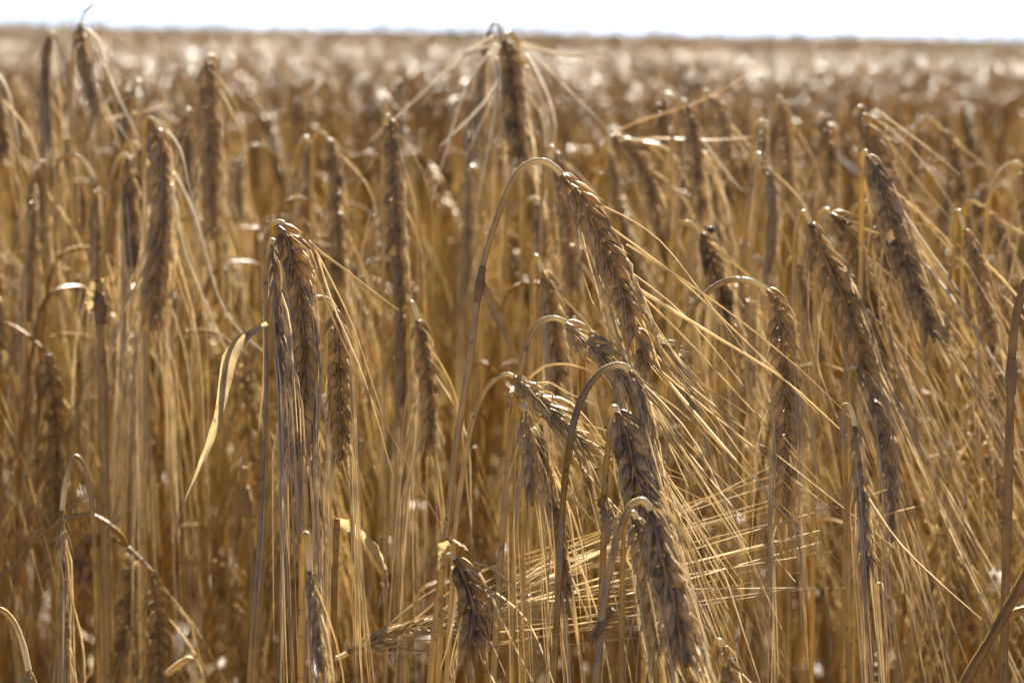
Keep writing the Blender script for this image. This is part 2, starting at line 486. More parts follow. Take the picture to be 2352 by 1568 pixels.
def plant(label, d, ear, w=60, stem=None, hs=-1, roll=0.0, aw=.105, spread=.10, ad=None, frac=.75, mat='ear', ca=(), lod=2,
          single=False, thin=0.0, dz=0.0, node=None, leaves=(), group=None, lean=None, rs=1.3, cat="barley", name="barley_plant", seed=0, bend=.035, grav=.15, cr=.0006, tight=2.4, hug=.5):
    """one barley plant whose ear runs through the given frame points at d metres from the lens"""
    rng = np.random.default_rng(abs(hash((round(d * 1000), ear[0][0], ear[0][1], seed))) % 2 ** 31 if False else int(d * 1000) * 7919 + int(ear[0][0]) * 31 + int(ear[0][1]) * 17 + seed)
    k = len(ear)
    E = np.array([P(q[0], q[1], d + dz * i / (k - 1) + (q[2] if len(q) > 2 else 0)) for i, q in enumerate(ear)])
    wm = .96 * w / 2352 * W1 * d
    e0 = ear[0]
    if stem is None:
        stem = [(e0[0] + hs * 7, e0[1] - 13), (e0[0] + hs * 17, e0[1] - 12, .002), (e0[0] + hs * 26, e0[1] + 12, .004), (e0[0] + hs * 31, e0[1] + 90, .007), (e0[0] + hs * 36, e0[1] + 420, .012)]
    Sp = [E[0]] + [P(q[0], q[1], d + (q[2] if len(q) > 2 else 0)) for q in stem]
    low = Sp[-1]
    dirn = nrm(Sp[-1] - Sp[-2])
    drop = low[2]
    hx = np.clip(dirn[:2] / max(-dirn[2], .35), -.22, .22) if lean is None else np.array(lean)
    base = np.array((low[0] + hx[0] * drop * .55, low[1] + hx[1] * drop * .55 + .004, -.003))
    mid = low * .5 + base * .5 + np.array((hx[0] * drop * .1, 0, 0))
    Sp += [mid, base]
    root = empty(name, base)
    tag(root, label, cat, group)
    r = .00080 * rs
    so = stem_mesh(Sp, r * .85, r * 1.12, rng, n=70, mat=GOLD).obj("stem", root, base)
    if node is not None:
        u, v, dl = node
        q = P(u, v, d + dl)
        # nearest stretch of the stem
        sp = spline(Sp, 200); j = int(np.argmin(np.linalg.norm(sp - q, axis=1))); j = min(max(j, 3), 196)
        nb = MB(); seg = sp[j - 3:j + 4]
        seg = spline(seg, 7)
        ax = nrm(seg[-1] - seg[0]); zz = np.linspace(-1, 1, 15)
        nb.tube(sp[j] + ax * (zz * .006)[:, None], r * 1.12 * (.94 + .27 * np.exp(-(zz / .4) ** 2)), 10, NODE, rng.random())
        nb.obj("stem_node", so, base)
    mi = {'ear': EAR, 'grey': GREY}[mat]
    view = nrm(CP - E[0])
    eb, seats = make_ear(E, wm, view, roll, rng, lod, mi, thin)
    eo = eb.obj("ear", root, base)
    et = nrm(E[-1] - E[-2])
    fin = et if ad is None else nrm(CR * ad[0] - CU * ad[1] + CF * (ad[2] if len(ad) > 2 else 0))
    paths = []
    for st in seats:
        if rng.random() > frac: continue
        brk = rng.uniform(.25, .8) if rng.random() < .14 else 1.0
        if rng.random() < hug:
            paths.append(hug_path(st, spline(E, 40), wm, brk * aw * rng.uniform(.85, 1.3), rng, fin, spread=spread))
            continue
        paths.append(awn_path(st, fin if ad is not None else nrm(et * .6 + st[1] * .2 + np.array((0, 0, -grav))), brk * aw * rng.uniform(.72, 1.12), rng, spread, grav * .3, bend=bend, tight=tight))
    bold = len(paths)
    for c in ca:
        paths.append(spline([P(q[0], q[1], d + (q[2] if len(q) > 2 else 0)) for q in c], 9))
    if single:
        for i, p in enumerate(paths):
            mb = MB(); add_awn(mb, p, .0004 if i < bold else cr, rng, mat=PALE if i >= bold and cr > .0007 else AWN); mb.obj("awn", eo, base)
    elif paths:
        mb = MB()
        for i, p in enumerate(paths): add_awn(mb, p, .0004 if i < bold else cr, rng, mat=PALE if i >= bold and cr > .0007 else AWN)
        mb.obj("beard", eo, base)
    for lf in leaves:
        lp = [P(q[0], q[1], d + (q[2] if len(q) > 2 else 0)) for q in lf['p']]
        lm = leaf_mesh(lp, lf.get('w', 20) / 2352 * W1 * d, rng, normal=-CF, twist=lf.get('tw', 2.0), prof=lf.get('prof'), tw0=lf.get('tw0', 0), mat=lf.get('mat', LEAF))
        lo = lm.obj("leaf", root, base)
        if lf.get('label'): lo['label'] = lf['label']
    return root


# ------------------------------------------------------------------ the ground
g = MB()
GX = [(-900, -40), (900, -40), (900, 1600), (-900, 1600)]
g.add(np.array([(x, y, 0) for x, y in GX], float), [(0, 1, 2, 3)], 0, np.zeros((4, 3)))
ground = g.obj("ground", mats=[soil_mat()])
tag(ground, kind="structure")

# ------------------------------------------------------------------ the plants that stand out in front
H = plant
# central plant whose yellow stalk arches high and drops to the right
H("tall central barley with a high arching yellow stalk and a long ear slanting down right", .75,
  [(1290, 402), (1330, 453), (1370, 534), (1411, 630), (1456, 746), (1496, 872)], 68,
  [(1280, 390), (1250, 371), (1214, 376), (1184, 403), (1144, 495), (1113, 595), (1102, 655), (1076, 850), (1050, 1010), (1030, 1180), (1000, 1450)],
  ad=(.62, .78), spread=.10, aw=.095, frac=.85, single=True, node=(1102, 655, 0), rs=1.55, roll=.25,
  leaves=[dict(p=[(1104, 652), (1130, 690), (1155, 750), (1180, 800), (1197, 838)], w=13, mat=NODE, tw=.3, tw0=.2, prof=[(0, 1), (.3, 1.1), (.7, .6), (1, .3)], label="brown withered leaf base hanging from the node")],
  ca=[[(1440, 560), (1640, 690), (1830, 840), (1960, 965)], [(1460, 660), (1640, 770), (1800, 870), (1945, 1000)], [(1400, 520), (1560, 640), (1720, 790), (1880, 950)],
      [(1330, 470), (1370, 600), (1400, 720), (1420, 830)], [(1320, 460), (1340, 560), (1380, 700), (1400, 790)], [(1475, 700), (1580, 860), (1680, 1010), (1760, 1120)]])
# left front pair
H("fat herringbone barley ear left of centre, a yellow stalk bent over its top", .75,
  [(641, 520), (664, 560), (682, 640), (694, 740), (700, 840), (692, 960), (684, 1075)], 66,
  [(650, 512), (634, 510, .002), (616, 532, .004), (606, 600, .006), (612, 860, .008), (606, 1200, .008), (585, 1560, .008)],
  ad=(.03, 1), spread=.04, aw=.11, frac=.75, tight=5, hug=.93, single=True, rs=1.3, roll=.10,
  ca=[[(715, 560), (735, 578), (800, 625), (860, 672), (916, 712)], [(712, 552), (760, 640), (815, 760), (880, 955)], [(730, 590), (765, 700), (840, 880), (905, 1100)],
      [(722, 620), (790, 790), (905, 1010), (1030, 1235)], [(640, 560), (610, 700), (606, 860), (592, 1005)]])
H("withered barley ear hanging before the fat herringbone ear, with a curled pennant leaf", .725,
  [(624, 562), (628, 610), (634, 690), (642, 800), (652, 900)], 28,
  [(628, 552), (622, 552, .002), (614, 590, .003), (611, 700, .005), (612, 860, .006), (598, 1200, .006), (572, 1560, .006)],
  mat='grey', thin=.6, ad=(.05, 1), spread=.03, aw=.11, frac=.9, tight=6, hug=.9, single=True, rs=1.0, roll=.6,
  leaves=[dict(p=[(614, 742), (598, 752), (572, 768), (548, 792), (532, 822), (527, 850), (518, 890), (503, 955), (478, 1028), (446, 1105), (416, 1180), (398, 1276)], w=19, tw=1.8, tw0=-.3,
               prof=[(0, .3), (.08, .45), (.14, .8), (.2, 1.0), (.33, .85), (.42, .5), (.55, .4), (.75, .28), (1, .10)], label="pale dry leaf curling out and hanging like a pennant")])
H("short plump barley ear hooked on a small pale neck, right beside the fat herringbone ear", .76,
  [(770, 712), (774, 770), (777, 850), (780, 960), (783, 1070)], 54,
  [(766, 702), (750, 687), (730, 684, -.004), (716, 700, .005), (708, 800, .009), (698, 1300, .01)],
  ad=(.02, 1), spread=.035, aw=.11, frac=.9, tight=6, hug=.9, single=True, roll=.35)
H("thin barley ear with a little curved white neck, right of the very long slender ear", .84,
  [(958, 735), (966, 790), (980, 860), (986, 950), (978, 1060)], 46,
  [(956, 722), (948, 697), (942, 694, .002), (938, 720, .004), (940, 900, .008), (935, 1300, .01)], roll=.5, ad=(0, 1), spread=.06)
H("very long slender barley ear hanging straight, one grey-brown column left of the top spreading ear", .92,
  [(897, 275), (903, 420), (911, 560), (920, 720), (930, 960)], 44, [(890, 266), (882, 300, .002), (880, 420, .004), (882, 800, .008), (885, 1300, .01)], roll=.7, ad=(-.01, 1), spread=.04, aw=.09)
# top centre
H("barley ear at the top centre with broken white awns sprawling out to all sides", 1.0,
  [(1154, 96), (1172, 150), (1180, 250), (1190, 330), (1192, 395)], 58,
  [(1158, 84), (1172, 74, .004), (1190, 96, .008), (1196, 200, .012), (1198, 700, .02)], roll=.2, ad=(0, 1), spread=.05, aw=.06, frac=.45, cr=.0009,
  ca=[[(1132, 84), (1095, 105), (1010, 178), (930, 252), (850, 324)], [(1140, 130), (1146, 185), (1100, 250), (1060, 290), (1010, 338)], [(1142, 140), (1146, 200), (1110, 275), (1070, 360)],
      [(1142, 200), (1130, 300), (1112, 390), (1095, 480), (1093, 560)], [(1208, 124), (1245, 190), (1268, 250), (1276, 290), (1270, 345)], [(1212, 150), (1245, 230), (1262, 290), (1262, 330)],
      [(1205, 110), (1260, 160), (1320, 220), (1390, 290)], [(1198, 98), (1240, 112), (1300, 128), (1350, 128), (1398, 140)], [(1140, 100), (1060, 126), (1110, 112)],
      [(1125, 120), (1070, 200), (1030, 330), (990, 470)]])
H("dark edge-on barley ear standing right behind the top centre ear with the white awns", 1.07,
  [(1125, 66), (1116, 110), (1108, 160), (1104, 240), (1104, 320)], 34, hs=1, roll=1.2, ad=(0, 1), mat='ear', spread=.05)
# upper left
H("straight barley ear with a glinting tip standing alone in the upper left", 1.0,
  [(474, 142), (480, 200), (482, 330), (485, 450), (488, 565)], 52, hs=1, roll=.4, ad=(0, 1), spread=.06, ca=[[(482, 145), (505, 190), (515, 260), (520, 330)]])
H("thick blurred barley ear in the left half with two glossy white awns fanning right", .92,
  [(361, 296), (368, 370), (370, 500), (358, 640), (346, 770)], 66,
  [(360, 283), (348, 272), (336, 274, .003), (330, 300, .006), (335, 600, .012), (330, 1200, .012)], roll=.45, ad=(.02, 1), spread=.04, aw=.145, frac=.95, cr=.00075, hug=.85,
  ca=[[(385, 300), (415, 345), (432, 420), (446, 476)], [(400, 395), (450, 500), (505, 690), (560, 770), (610, 810)], [(395, 420), (420, 560), (470, 690), (545, 860)]])
H("narrow barley ear on a golden bent stalk, touching the thick blurred ear's left side", .94,
  [(292, 365), (297, 450), (303, 540), (310, 640)], 46,
  [(288, 356), (275, 360), (262, 388), (252, 440), (240, 560, .004), (236, 760, .01), (236, 1300, .012)], roll=.7, ad=(0, 1), spread=.04, aw=.14, frac=1, hug=.85, rs=1.5)
H("small hooked barley ear squeezed between the golden bent stalk and the thick blurred ear", .97,
  [(322, 345), (325, 420), (326, 500), (326, 560)], 42, [(316, 332), (300, 328), (286, 338, .003), (280, 400, .01), (280, 900, .02)], roll=.3, ad=(0, 1), spread=.05)
H("dark thin barley ear hanging from a hairpin-bent stalk, second hook from the left edge", .98,
  [(212, 408), (217, 440), (220, 540), (222, 650)], 36,
  [(207, 395), (192, 370), (170, 357), (148, 360), (132, 378), (128, 420), (130, 800, .01)], roll=.9, ad=(0, 1), spread=.05)
H("tall slim barley ear with a white shiny crook in the top left corner", 1.05,
  [(112, 84), (106, 130), (106, 220), (110, 330), (120, 440)], 32, [(118, 76), (128, 84, .003), (142, 120, .004), (158, 190, .006), (163, 420, .01), (160, 900, .01)], roll=1.0, ad=(0, 1), spread=.06,
  ca=[[(104, 95), (85, 160), (75, 260), (65, 400)], [(110, 95), (98, 190), (88, 300), (80, 420)]])
H("broken barley ear with a pointed brown tip and loose silver awns, upper left", 1.02,
  [(186, 60), (184, 84), (190, 120), (204, 190), (226, 280)], 36, [(186, 52), (178, 66, .002), (170, 100, .004), (165, 200, .008), (168, 700, .01)], roll=.6, ad=(.25, 1), spread=.1, aw=.05, frac=.4, cr=.0009,
  ca=[[(196, 78), (212, 120), (214, 170), (220, 230), (216, 290), (194, 352)], [(180, 110), (200, 160), (216, 225), (222, 280), (205, 330)], [(200, 66), (230, 100), (248, 170), (275, 230), (320, 320)],
      [(215, 180), (250, 260), (280, 300), (300, 330)], [(192, 30), (220, 8), (240, -10)], [(188, 46), (196, 24), (216, 4)]])
H("little dark barley ear behind the silver awns in the upper left", 1.12, [(306, 200), (298, 222), (290, 250), (284, 330)], 40, hs=1, roll=.3, ad=(0, 1),
  ca=[[(240, 276), (300, 262), (350, 250), (375, 240), (400, 246)], [(310, 205), (318, 250), (312, 310)]])
H("pair-mate barley ear with two glinting knobs, just left of the lone straight ear", 1.1, [(420, 265), (424, 300), (432, 400), (436, 480)], 34, hs=1, roll=.8, ad=(0, 1))
H("narrow barley ear with a bright crook at the left edge, level with the hairpin-bent stalk", 1.0, [(74, 400), (72, 450), (74, 560), (70, 660), (64, 750)], 34, hs=1, roll=1.0, ad=(0, 1), spread=.05, aw=.11)
H("thin grey barley ear close behind the narrow ear at the left edge", 1.03, [(84, 385), (90, 440), (98, 520), (104, 620)], 30, hs=1, roll=.5, ad=(.04, 1), spread=.05, aw=.11, mat='grey')
H("barley plant at the far left edge whose pale awns fall like a drooping tuft", 1.0, [(-30, 160), (-14, 230), (0, 300), (8, 380)], 40, hs=-1, roll=.4, ad=(.15, 1), spread=.1, aw=.07, cr=.0009,
  ca=[[(-20, 150), (10, 190), (28, 250), (45, 340)], [(-20, 170), (8, 240), (36, 320), (50, 400)]])
H("barley ear with a double white hook, right of the lone straight ear", 1.0, [(752, 320), (766, 350), (772, 440), (776, 550), (782, 670)], 46,
  [(746, 308), (733, 304), (722, 316, .003), (718, 360, .006), (716, 700, .012)], roll=.5, ad=(.02, 1), spread=.05)
H("slim barley ear tucked behind the double white hook", 1.06, [(712, 330), (708, 370), (705, 450), (704, 540)], 34, hs=-1, roll=.9, ad=(0, 1), mat='grey')
H("short barley ear below the double white hook, above the fat herringbone ear", 1.1, [(712, 440), (706, 470), (702, 530), (700, 600)], 40, hs=-1, roll=.3, ad=(0, 1))
H("blurred grey barley ear bending left between the lone straight ear and the double hook", 1.18, [(552, 360), (546, 390), (544, 440), (548, 520)], 36, [(560, 346), (580, 334), (620, 345, .01), (650, 380, .02), (660, 700, .03)], roll=.6, ad=(0, 1), mat='grey')
H("long grey barley ear with a ring-shaped glint, left of the central arching stalk", 1.05, [(1074, 396), (1076, 470), (1072, 580), (1068, 690)], 34, hs=1, roll=1.0, ad=(0, 1), mat='grey', spread=.04, ca=[[(1062, 280), (1068, 330), (1072, 400)]])
H("dark barley ear hanging directly behind the neck of the central arching stalk", .96, [(1276, 350), (1290, 400), (1300, 480), (1308, 580), (1314, 690)], 44, hs=-1, roll=.4, ad=(.05, 1), spread=.05)
H("barley ear with a white comma-shaped neck, right of the arching yellow stalk", .86, [(1246, 624), (1258, 660), (1270, 740), (1280, 830), (1282, 930)], 54,
  [(1240, 606), (1233, 590), (1227, 590, .002), (1222, 620, .004), (1222, 780, .008), (1215, 1200, .01)], roll=.3, ad=(.12, 1), spread=.08)
H("white-necked barley ear partly hidden behind the arching stalk and its slanting ear", 1.0, [(1232, 470), (1238, 500), (1246, 600)], 38, hs=-1, roll=.8, ad=(0, 1), mat='grey', ca=[[(1225, 450), (1250, 470), (1260, 520)]])
# centre right front
H("pale-topped barley ear on a yellow bow-shaped stalk, slanting under the long central ear", .74,
  [(1300, 742), (1340, 778), (1388, 820), (1426, 868), (1462, 925)], 62,
  [(1292, 736), (1270, 730), (1238, 742), (1212, 786), (1196, 850), (1180, 960, .004), (1160, 1150, .006), (1140, 1450, .006)],
  ad=(.55, .85), spread=.12, aw=.105, frac=.9, single=True, rs=1.45, roll=.3, mat='grey')
H("edge-on barley ear on a fat yellow crook, grey awns streaming down, right of centre", .71,
  [(1446, 852), (1470, 902), (1488, 985), (1504, 1080), (1520, 1160)], 48,
  [(1436, 842), (1418, 838), (1385, 850), (1352, 886), (1328, 935), (1308, 1020), (1296, 1120, .006), (1280, 1400, .008)],
  ad=(.36, .95), spread=.12, aw=.11, frac=1, single=True, rs=1.5, roll=1.0, mat='grey', thin=.3)
H("grey herringbone barley ear facing us on a golden stalk, right of centre", .705,
  [(1417, 945), (1438, 1000), (1455, 1075), (1476, 1146), (1500, 1240), (1530, 1350)], 80,
  [(1412, 936), (1405, 944, .003), (1400, 1005, .004), (1390, 1100, .006), (1385, 1300, .01), (1375, 1560, .01)],
  ad=(.3, 1), spread=.08, aw=.09, frac=.8, hug=.85, single=True, rs=1.5, roll=.15, mat='grey',
  leaves=[dict(p=[(1384, 1140, .004), (1395, 1165, .003), (1402, 1200), (1398, 1240), (1385, 1270)], w=20, tw=.8, tw0=.4, prof=[(0, .9), (.5, 1), (.8, .7), (1, .2)])])
H("large barley ear low right of centre, on a swan-neck stalk with a white bract", .66,
  [(1494, 1172), (1508, 1240), (1532, 1330), (1558, 1440), (1580, 1550)], 82,
  [(1488, 1160), (1476, 1149), (1452, 1158), (1428, 1205), (1408, 1270), (1394, 1340), (1380, 1440), (1370, 1560)],
  ad=(.25, 1), spread=.1, aw=.09, frac=.9, hug=.8, single=True, rs=1.6, roll=.45, mat='grey', node=(1380, 1440, 0),
  ca=[[(1497, 1166), (1530, 1172), (1560, 1205), (1592, 1270), (1630, 1370), (1680, 1500)]])
H("barley ear whose lower grains show left of the swan-neck ear at the bottom", .675,
  [(1462, 1190), (1474, 1250), (1486, 1330), (1500, 1420), (1520, 1520)], 60, hs=-1, ad=(.2, 1), spread=.08, aw=.08, frac=.8, single=True, roll=.3, mat='grey')
H("grey withered barley ear in the centre with awns hanging dead straight down", .72,
  [(1208, 945), (1212, 1000), (1216, 1080), (1224, 1180)], 50, [(1206, 936), (1196, 934, .003), (1188, 960, .005), (1184, 1100, .006), (1176, 1500, .008)],
  ad=(.06, 1), spread=.035, aw=.115, frac=1, tight=6, single=True, roll=.9, mat='grey', thin=.4)
H("ragged tangled barley ear with curly broken awns on a long brown bow, in the centre", .74,
  [(1180, 866), (1212, 896), (1262, 942), (1312, 992), (1365, 1050)], 52,
  [(1172, 860), (1158, 861), (1126, 882), (1092, 950), (1066, 1070), (1046, 1220), (1030, 1500)],
  ad=(.6, .8), spread=.28, aw=.05, frac=.9, single=True, roll=.5, mat='grey', rs=1.2, bend=.5,
  ca=[[(1215, 868), (1250, 842), (1300, 836), (1350, 850), (1385, 875)], [(1215, 884), (1260, 878), (1300, 900), (1370, 930)], [(1240, 910), (1300, 920), (1350, 965), (1390, 1020)],
      [(1225, 880), (1250, 884), (1272, 878)], [(1262, 930), (1320, 950), (1370, 1010), (1400, 1090)], [(1180, 900), (1168, 904), (1172, 930), (1168, 945)]])
H("long narrow barley ear hanging behind the ragged tangled ear", .765,
  [(1236, 1000), (1265, 1130), (1290, 1282), (1308, 1420)], 44, hs=-1, ad=(.1, 1), spread=.05, aw=.09, roll=.8, thin=.2)
H("barley ear under a dry leaf hood at the bottom centre, awns draped on both sides", .70,
  [(1044, 1284), (1064, 1318), (1079, 1362), (1088, 1433), (1074, 1530)], 74,
  [(1036, 1274), (1022, 1282, .003), (1014, 1320, .005), (1012, 1440, .007), (1006, 1560, .008)],
  ad=(.2, 1), spread=.16, aw=.075, frac=.5, hug=.6, single=True, roll=.1, bend=.2,
  leaves=[dict(p=[(1004, 1310), (1003, 1285), (1010, 1255), (1034, 1238), (1062, 1250), (1082, 1268)], w=15, tw=.8, tw0=.8, prof=[(0, .6), (.4, 1), (.8, .7), (1, .1)])],
  ca=[[(1050, 1300), (1040, 1330), (1062, 1370), (1080, 1390), (1130, 1480), (1165, 1560)], [(1040, 1300), (1052, 1350), (1056, 1420), (1046, 1560)], [(1070, 1300), (1110, 1330), (1150, 1420), (1190, 1500), (1225, 1568)],
      [(1090, 1290), (1140, 1310), (1190, 1360), (1240, 1420)], [(1050, 1330), (1044, 1400), (1030, 1480), (1010, 1540)]])
H("barley ear lying flat across the bottom, its long awns stretching level to the right", .79,
  [(800, 1500), (872, 1470), (952, 1445), (1043, 1424), (1140, 1392), (1230, 1362)], 46,
  [(780, 1508), (760, 1520), (735, 1560, .004), (728, 1620, .008), (726, 1700, .01)],
  ad=(1, -.26), spread=.13, aw=.125, frac=1, single=True, roll=.7, grav=0)
# bottom left
H("dark edge-on barley ear with a gleaming white neck near the bottom, left of centre", .67,
  [(712, 1310), (718, 1360), (728, 1450), (742, 1560)], 46, [(710, 1298), (707, 1255), (704, 1226), (699, 1230, .003), (694, 1300, .006), (690, 1560, .008)],
  ad=(.05, 1), spread=.06, aw=.09, roll=1.0, mat='grey', thin=.2)
H("shrivelled dark barley ear on a white-topped crook in the lower left", .80,
  [(143, 1172), (144, 1230), (148, 1340), (150, 1450), (152, 1560)], 30,
  [(144, 1160), (149, 1118), (160, 1074), (174, 1047), (190, 1062), (206, 1120), (214, 1190), (222, 1400, .004)],
  ad=(0, 1), spread=.03, aw=.08, frac=1, roll=1.2, mat='grey', thin=.6)
H("barley crook with a white glint at the bottom left corner", .72, [(66, 1540), (68, 1580), (72, 1660)], 40, [(62, 1520), (48, 1466), (26, 1420), (2, 1400), (-20, 1405), (-36, 1440), (-40, 1560)], ad=(0, 1), roll=.9, mat='grey')
H("upright brown barley ear behind a curtain of awns at the bottom left", .93, [(304, 1290), (290, 1400), (274, 1500), (262, 1600)], 56, hs=-1, ad=(0, 1), spread=.06, roll=.3)
# right side
H("barley ear with a clean herringbone hanging from a wide pale arch, right of centre", .78,
  [(1762, 664), (1786, 712), (1800, 800), (1806, 920), (1808, 1060), (1803, 1215)], 60,
  [(1753, 658), (1726, 645), (1696, 641), (1660, 649), (1620, 675), (1586, 714), (1562, 770, .004), (1540, 900, .008), (1520, 1300, .01)],
  ad=(.04, 1), spread=.05, aw=.07, frac=.9, hug=.9, single=True, roll=.15, rs=1.35)
H("broad barley ear slanting right, left one of the leaning group of three on the right", .82,
  [(1862, 514), (1886, 579), (1935, 680), (1972, 790), (1996, 880)], 68,
  [(1858, 503), (1846, 486), (1836, 496, .002), (1828, 530, .003), (1824, 620, .006), (1818, 1100, .01)],
  ad=(.4, .92), spread=.06, aw=.14, frac=1, hug=.75, roll=.2, rs=1.4)
H("second of the leaning barley ears on the right, its crook just behind the first", .865,
  [(1908, 492), (1938, 520), (1968, 600), (2006, 705), (2034, 840)], 58,
  [(1900, 484), (1925, 470, -.002), (1890, 478, .004), (1878, 520, .008), (1876, 1100, .012)] if False else [(1902, 482), (1888, 484, .003), (1878, 510, .006), (1874, 600, .01), (1870, 1100, .014)],
  ad=(.4, .92), spread=.06, aw=.14, frac=1, hug=.75, roll=.35)
H("longest of the leaning barley ears on the right with glassy white awns trailing down right", .845,
  [(1992, 358), (2024, 428), (2054, 528), (2092, 632), (2130, 740), (2152, 800)], 60,
  [(1988, 348), (1982, 356, .003), (1980, 400, .005), (1978, 560, .01), (1968, 1100, .014)],
  ad=(.45, .9), spread=.08, aw=.12, frac=.95, roll=.3, mat='grey', cr=.0008,
  ca=[[(2010, 372), (2064, 470), (2128, 566), (2198, 662), (2232, 722)], [(2010, 390), (2050, 480), (2120, 600), (2210, 720)], [(2080, 560), (2160, 650), (2240, 760), (2330, 900)]])
H("tall curled-over barley ear topping the right side, thin awns fanning to the right", .93,
  [(1962, 268), (1986, 300), (2014, 372), (2040, 450), (2060, 540)], 74,
  [(1966, 256), (1990, 242), (2006, 250, .005), (2000, 300, .02), (1990, 700, .03)] if False else [(1964, 256), (1974, 246), (1984, 252, .006), (1990, 300, .014), (1986, 800, .02)],
  ad=(.35, .95), spread=.08, aw=.10, frac=.8, roll=.15,
  ca=[[(2010, 250), (2060, 288), (2130, 340), (2206, 402)], [(2040, 292), (2100, 350), (2160, 430), (2200, 490)], [(2045, 330), (2110, 420), (2180, 500), (2200, 540)], [(2045, 360), (2100, 470), (2170, 560), (2260, 650)]])
H("short barley ear under a small separate hook, among the leaning ears on the right", .89,
  [(2012, 486), (2018, 530), (2036, 590), (2062, 670)], 42, [(2008, 476), (1986, 464), (1964, 474, .002), (1952, 510, .005), (1948, 700, .01), (1944, 1100, .014)], roll=.5, ad=(.4, .9), rs=1.4)
H("dark bow-backed barley ear alone at the upper right with a glinting crook", 1.05,
  [(2168, 302), (2186, 350), (2200, 420), (2206, 480)], 46, [(2154, 284), (2136, 274), (2112, 290, .003), (2092, 330, .006), (2080, 420, .01), (2075, 900, .014)], roll=.4, ad=(.1, 1), spread=.05)
H("slim barley ear with a white bead at its neck, near the right edge", .86,
  [(2216, 528), (2236, 590), (2258, 690), (2280, 800)], 50, [(2210, 508), (2203, 486), (2196, 488, .003), (2192, 530, .005), (2190, 700, .01), (2185, 1100, .01)], roll=.4, ad=(.15, 1), mat='ear', spread=.06)
H("barley ear leaning right behind the white-beaded slim ear", .96, [(2254, 474), (2284, 515), (2308, 570), (2326, 640)], 40, [(2246, 466), (2230, 462), (2218, 480, .004), (2212, 540, .008), (2208, 900, .012)], roll=.6, ad=(.3, 1))
H("barley ear cut by the right edge under a wide golden arch", .95, [(2350, 384), (2356, 430), (2360, 520)], 46, [(2340, 374), (2318, 378), (2292, 402), (2274, 450), (2266, 520, .004), (2262, 900, .01)], roll=.3, ad=(0, 1), rs=1.4)
bug_host = H("barley ear with a tiny black beetle on its neck, right of the long central ear", .88,
  [(1612, 536), (1634, 594), (1656, 665), (1680, 760)], 46, [(1600, 522), (1586, 512), (1564, 512), (1548, 535), (1540, 590, .004), (1534, 900, .01)], roll=.5, ad=(.25, 1), spread=.08)
H("dark blurred barley ear behind the wide pale arch", .96, [(1684, 745), (1698, 830), (1706, 950), (1702, 1110)], 58, hs=-1, roll=.3, ad=(0, 1), spread=.05)
H("grey-topped drooping barley ear below the wide pale arch, beside the central awns", .84, [(1520, 790), (1548, 806), (1572, 860), (1588, 960)], 42, hs=-1, roll=.7, ad=(.25, 1), mat='grey')
H("thin pale barley ear with a thick golden stalk, left of the leaning three", .92,
  [(1746, 372), (1764, 400), (1774, 460), (1772, 560), (1766, 640)], 36, [(1744, 356), (1734, 356, .002), (1726, 400, .003), (1716, 500, .005), (1702, 660, .008), (1690, 1100, .012)], roll=.9, ad=(.03, 1), mat='grey', spread=.05, rs=1.6)
H("straight dark barley ear with a sharp brown peak, in the right half's upper row", 1.07, [(1794, 232), (1802, 290), (1808, 380), (1814, 480)], 38, [(1790, 222), (1784, 240, .003), (1770, 290, .006), (1740, 380, .012), (1730, 800, .016)], roll=.4, ad=(0, 1))
H("small barley ear with a bright round top, close left of the sharp-peaked dark ear", 1.0, [(1758, 292), (1752, 330), (1748, 380)], 30, hs=-1, roll=.6, ad=(0, 1), mat='grey')
H("blunt barley ear right of the sharp-peaked dark ear", 1.1, [(1892, 266), (1902, 310), (1906, 380), (1904, 460)], 42, [(1884, 262), (1866, 278, .004), (1854, 310, .008), (1850, 800, .012)], roll=.3, ad=(.05, 1))
H("pale tousled barley ear with silvery top, right of the long golden stray awn", 1.05, [(1630, 222), (1650, 250), (1662, 300), (1672, 380)], 42, hs=-1, roll=.4, ad=(.2, 1), mat='grey', spread=.12)
H("dark barley ear with one thick shining awn crossing down to the right", 1.0, [(1580, 245), (1592, 320), (1602, 420), (1610, 520)], 44, hs=-1, roll=.5, ad=(.03, 1), cr=.0009,
  ca=[[(1576, 228), (1590, 280), (1610, 320)], [(1614, 322), (1650, 370), (1680, 410), (1708, 440)]])
H("barley ear beside and behind the dark ear with the shining awn", 1.06, [(1630, 365), (1638, 420), (1644, 500), (1650, 580)], 38, hs=-1, roll=.8, ad=(0, 1))
H("golden bowed barley ear with awns swept level to the right, in the upper middle right", 1.0, [(1404, 314), (1452, 350), (1492, 425), (1518, 530)], 44, [(1396, 320), (1390, 350, .004), (1394, 420, .008), (1400, 900, .014)], roll=.4, ad=(.4, 1), spread=.12, aw=.06,
  ca=[[(1402, 312), (1450, 285), (1520, 262), (1600, 236), (1680, 195), (1752, 148)], [(1440, 330), (1490, 330), (1540, 350), (1580, 390)], [(1430, 325), (1520, 318), (1630, 322), (1745, 314)]])
H("dark stubby barley ear between the golden bowed ear and the tousled pale ear", 1.14, [(1522, 228), (1522, 280), (1520, 340)], 38, hs=1, roll=.2, ad=(0, 1))
H("grey blurred barley ear left of the golden bowed ear", 1.15, [(1402, 352), (1410, 400), (1416, 470)], 38, hs=-1, roll=.5, ad=(0, 1), mat='grey')
H("slender barley ear hanging left of the broad leaning ear", .9, [(1832, 606), (1850, 660), (1868, 740), (1890, 850)], 34, hs=-1, roll=.8, ad=(.25, 1))
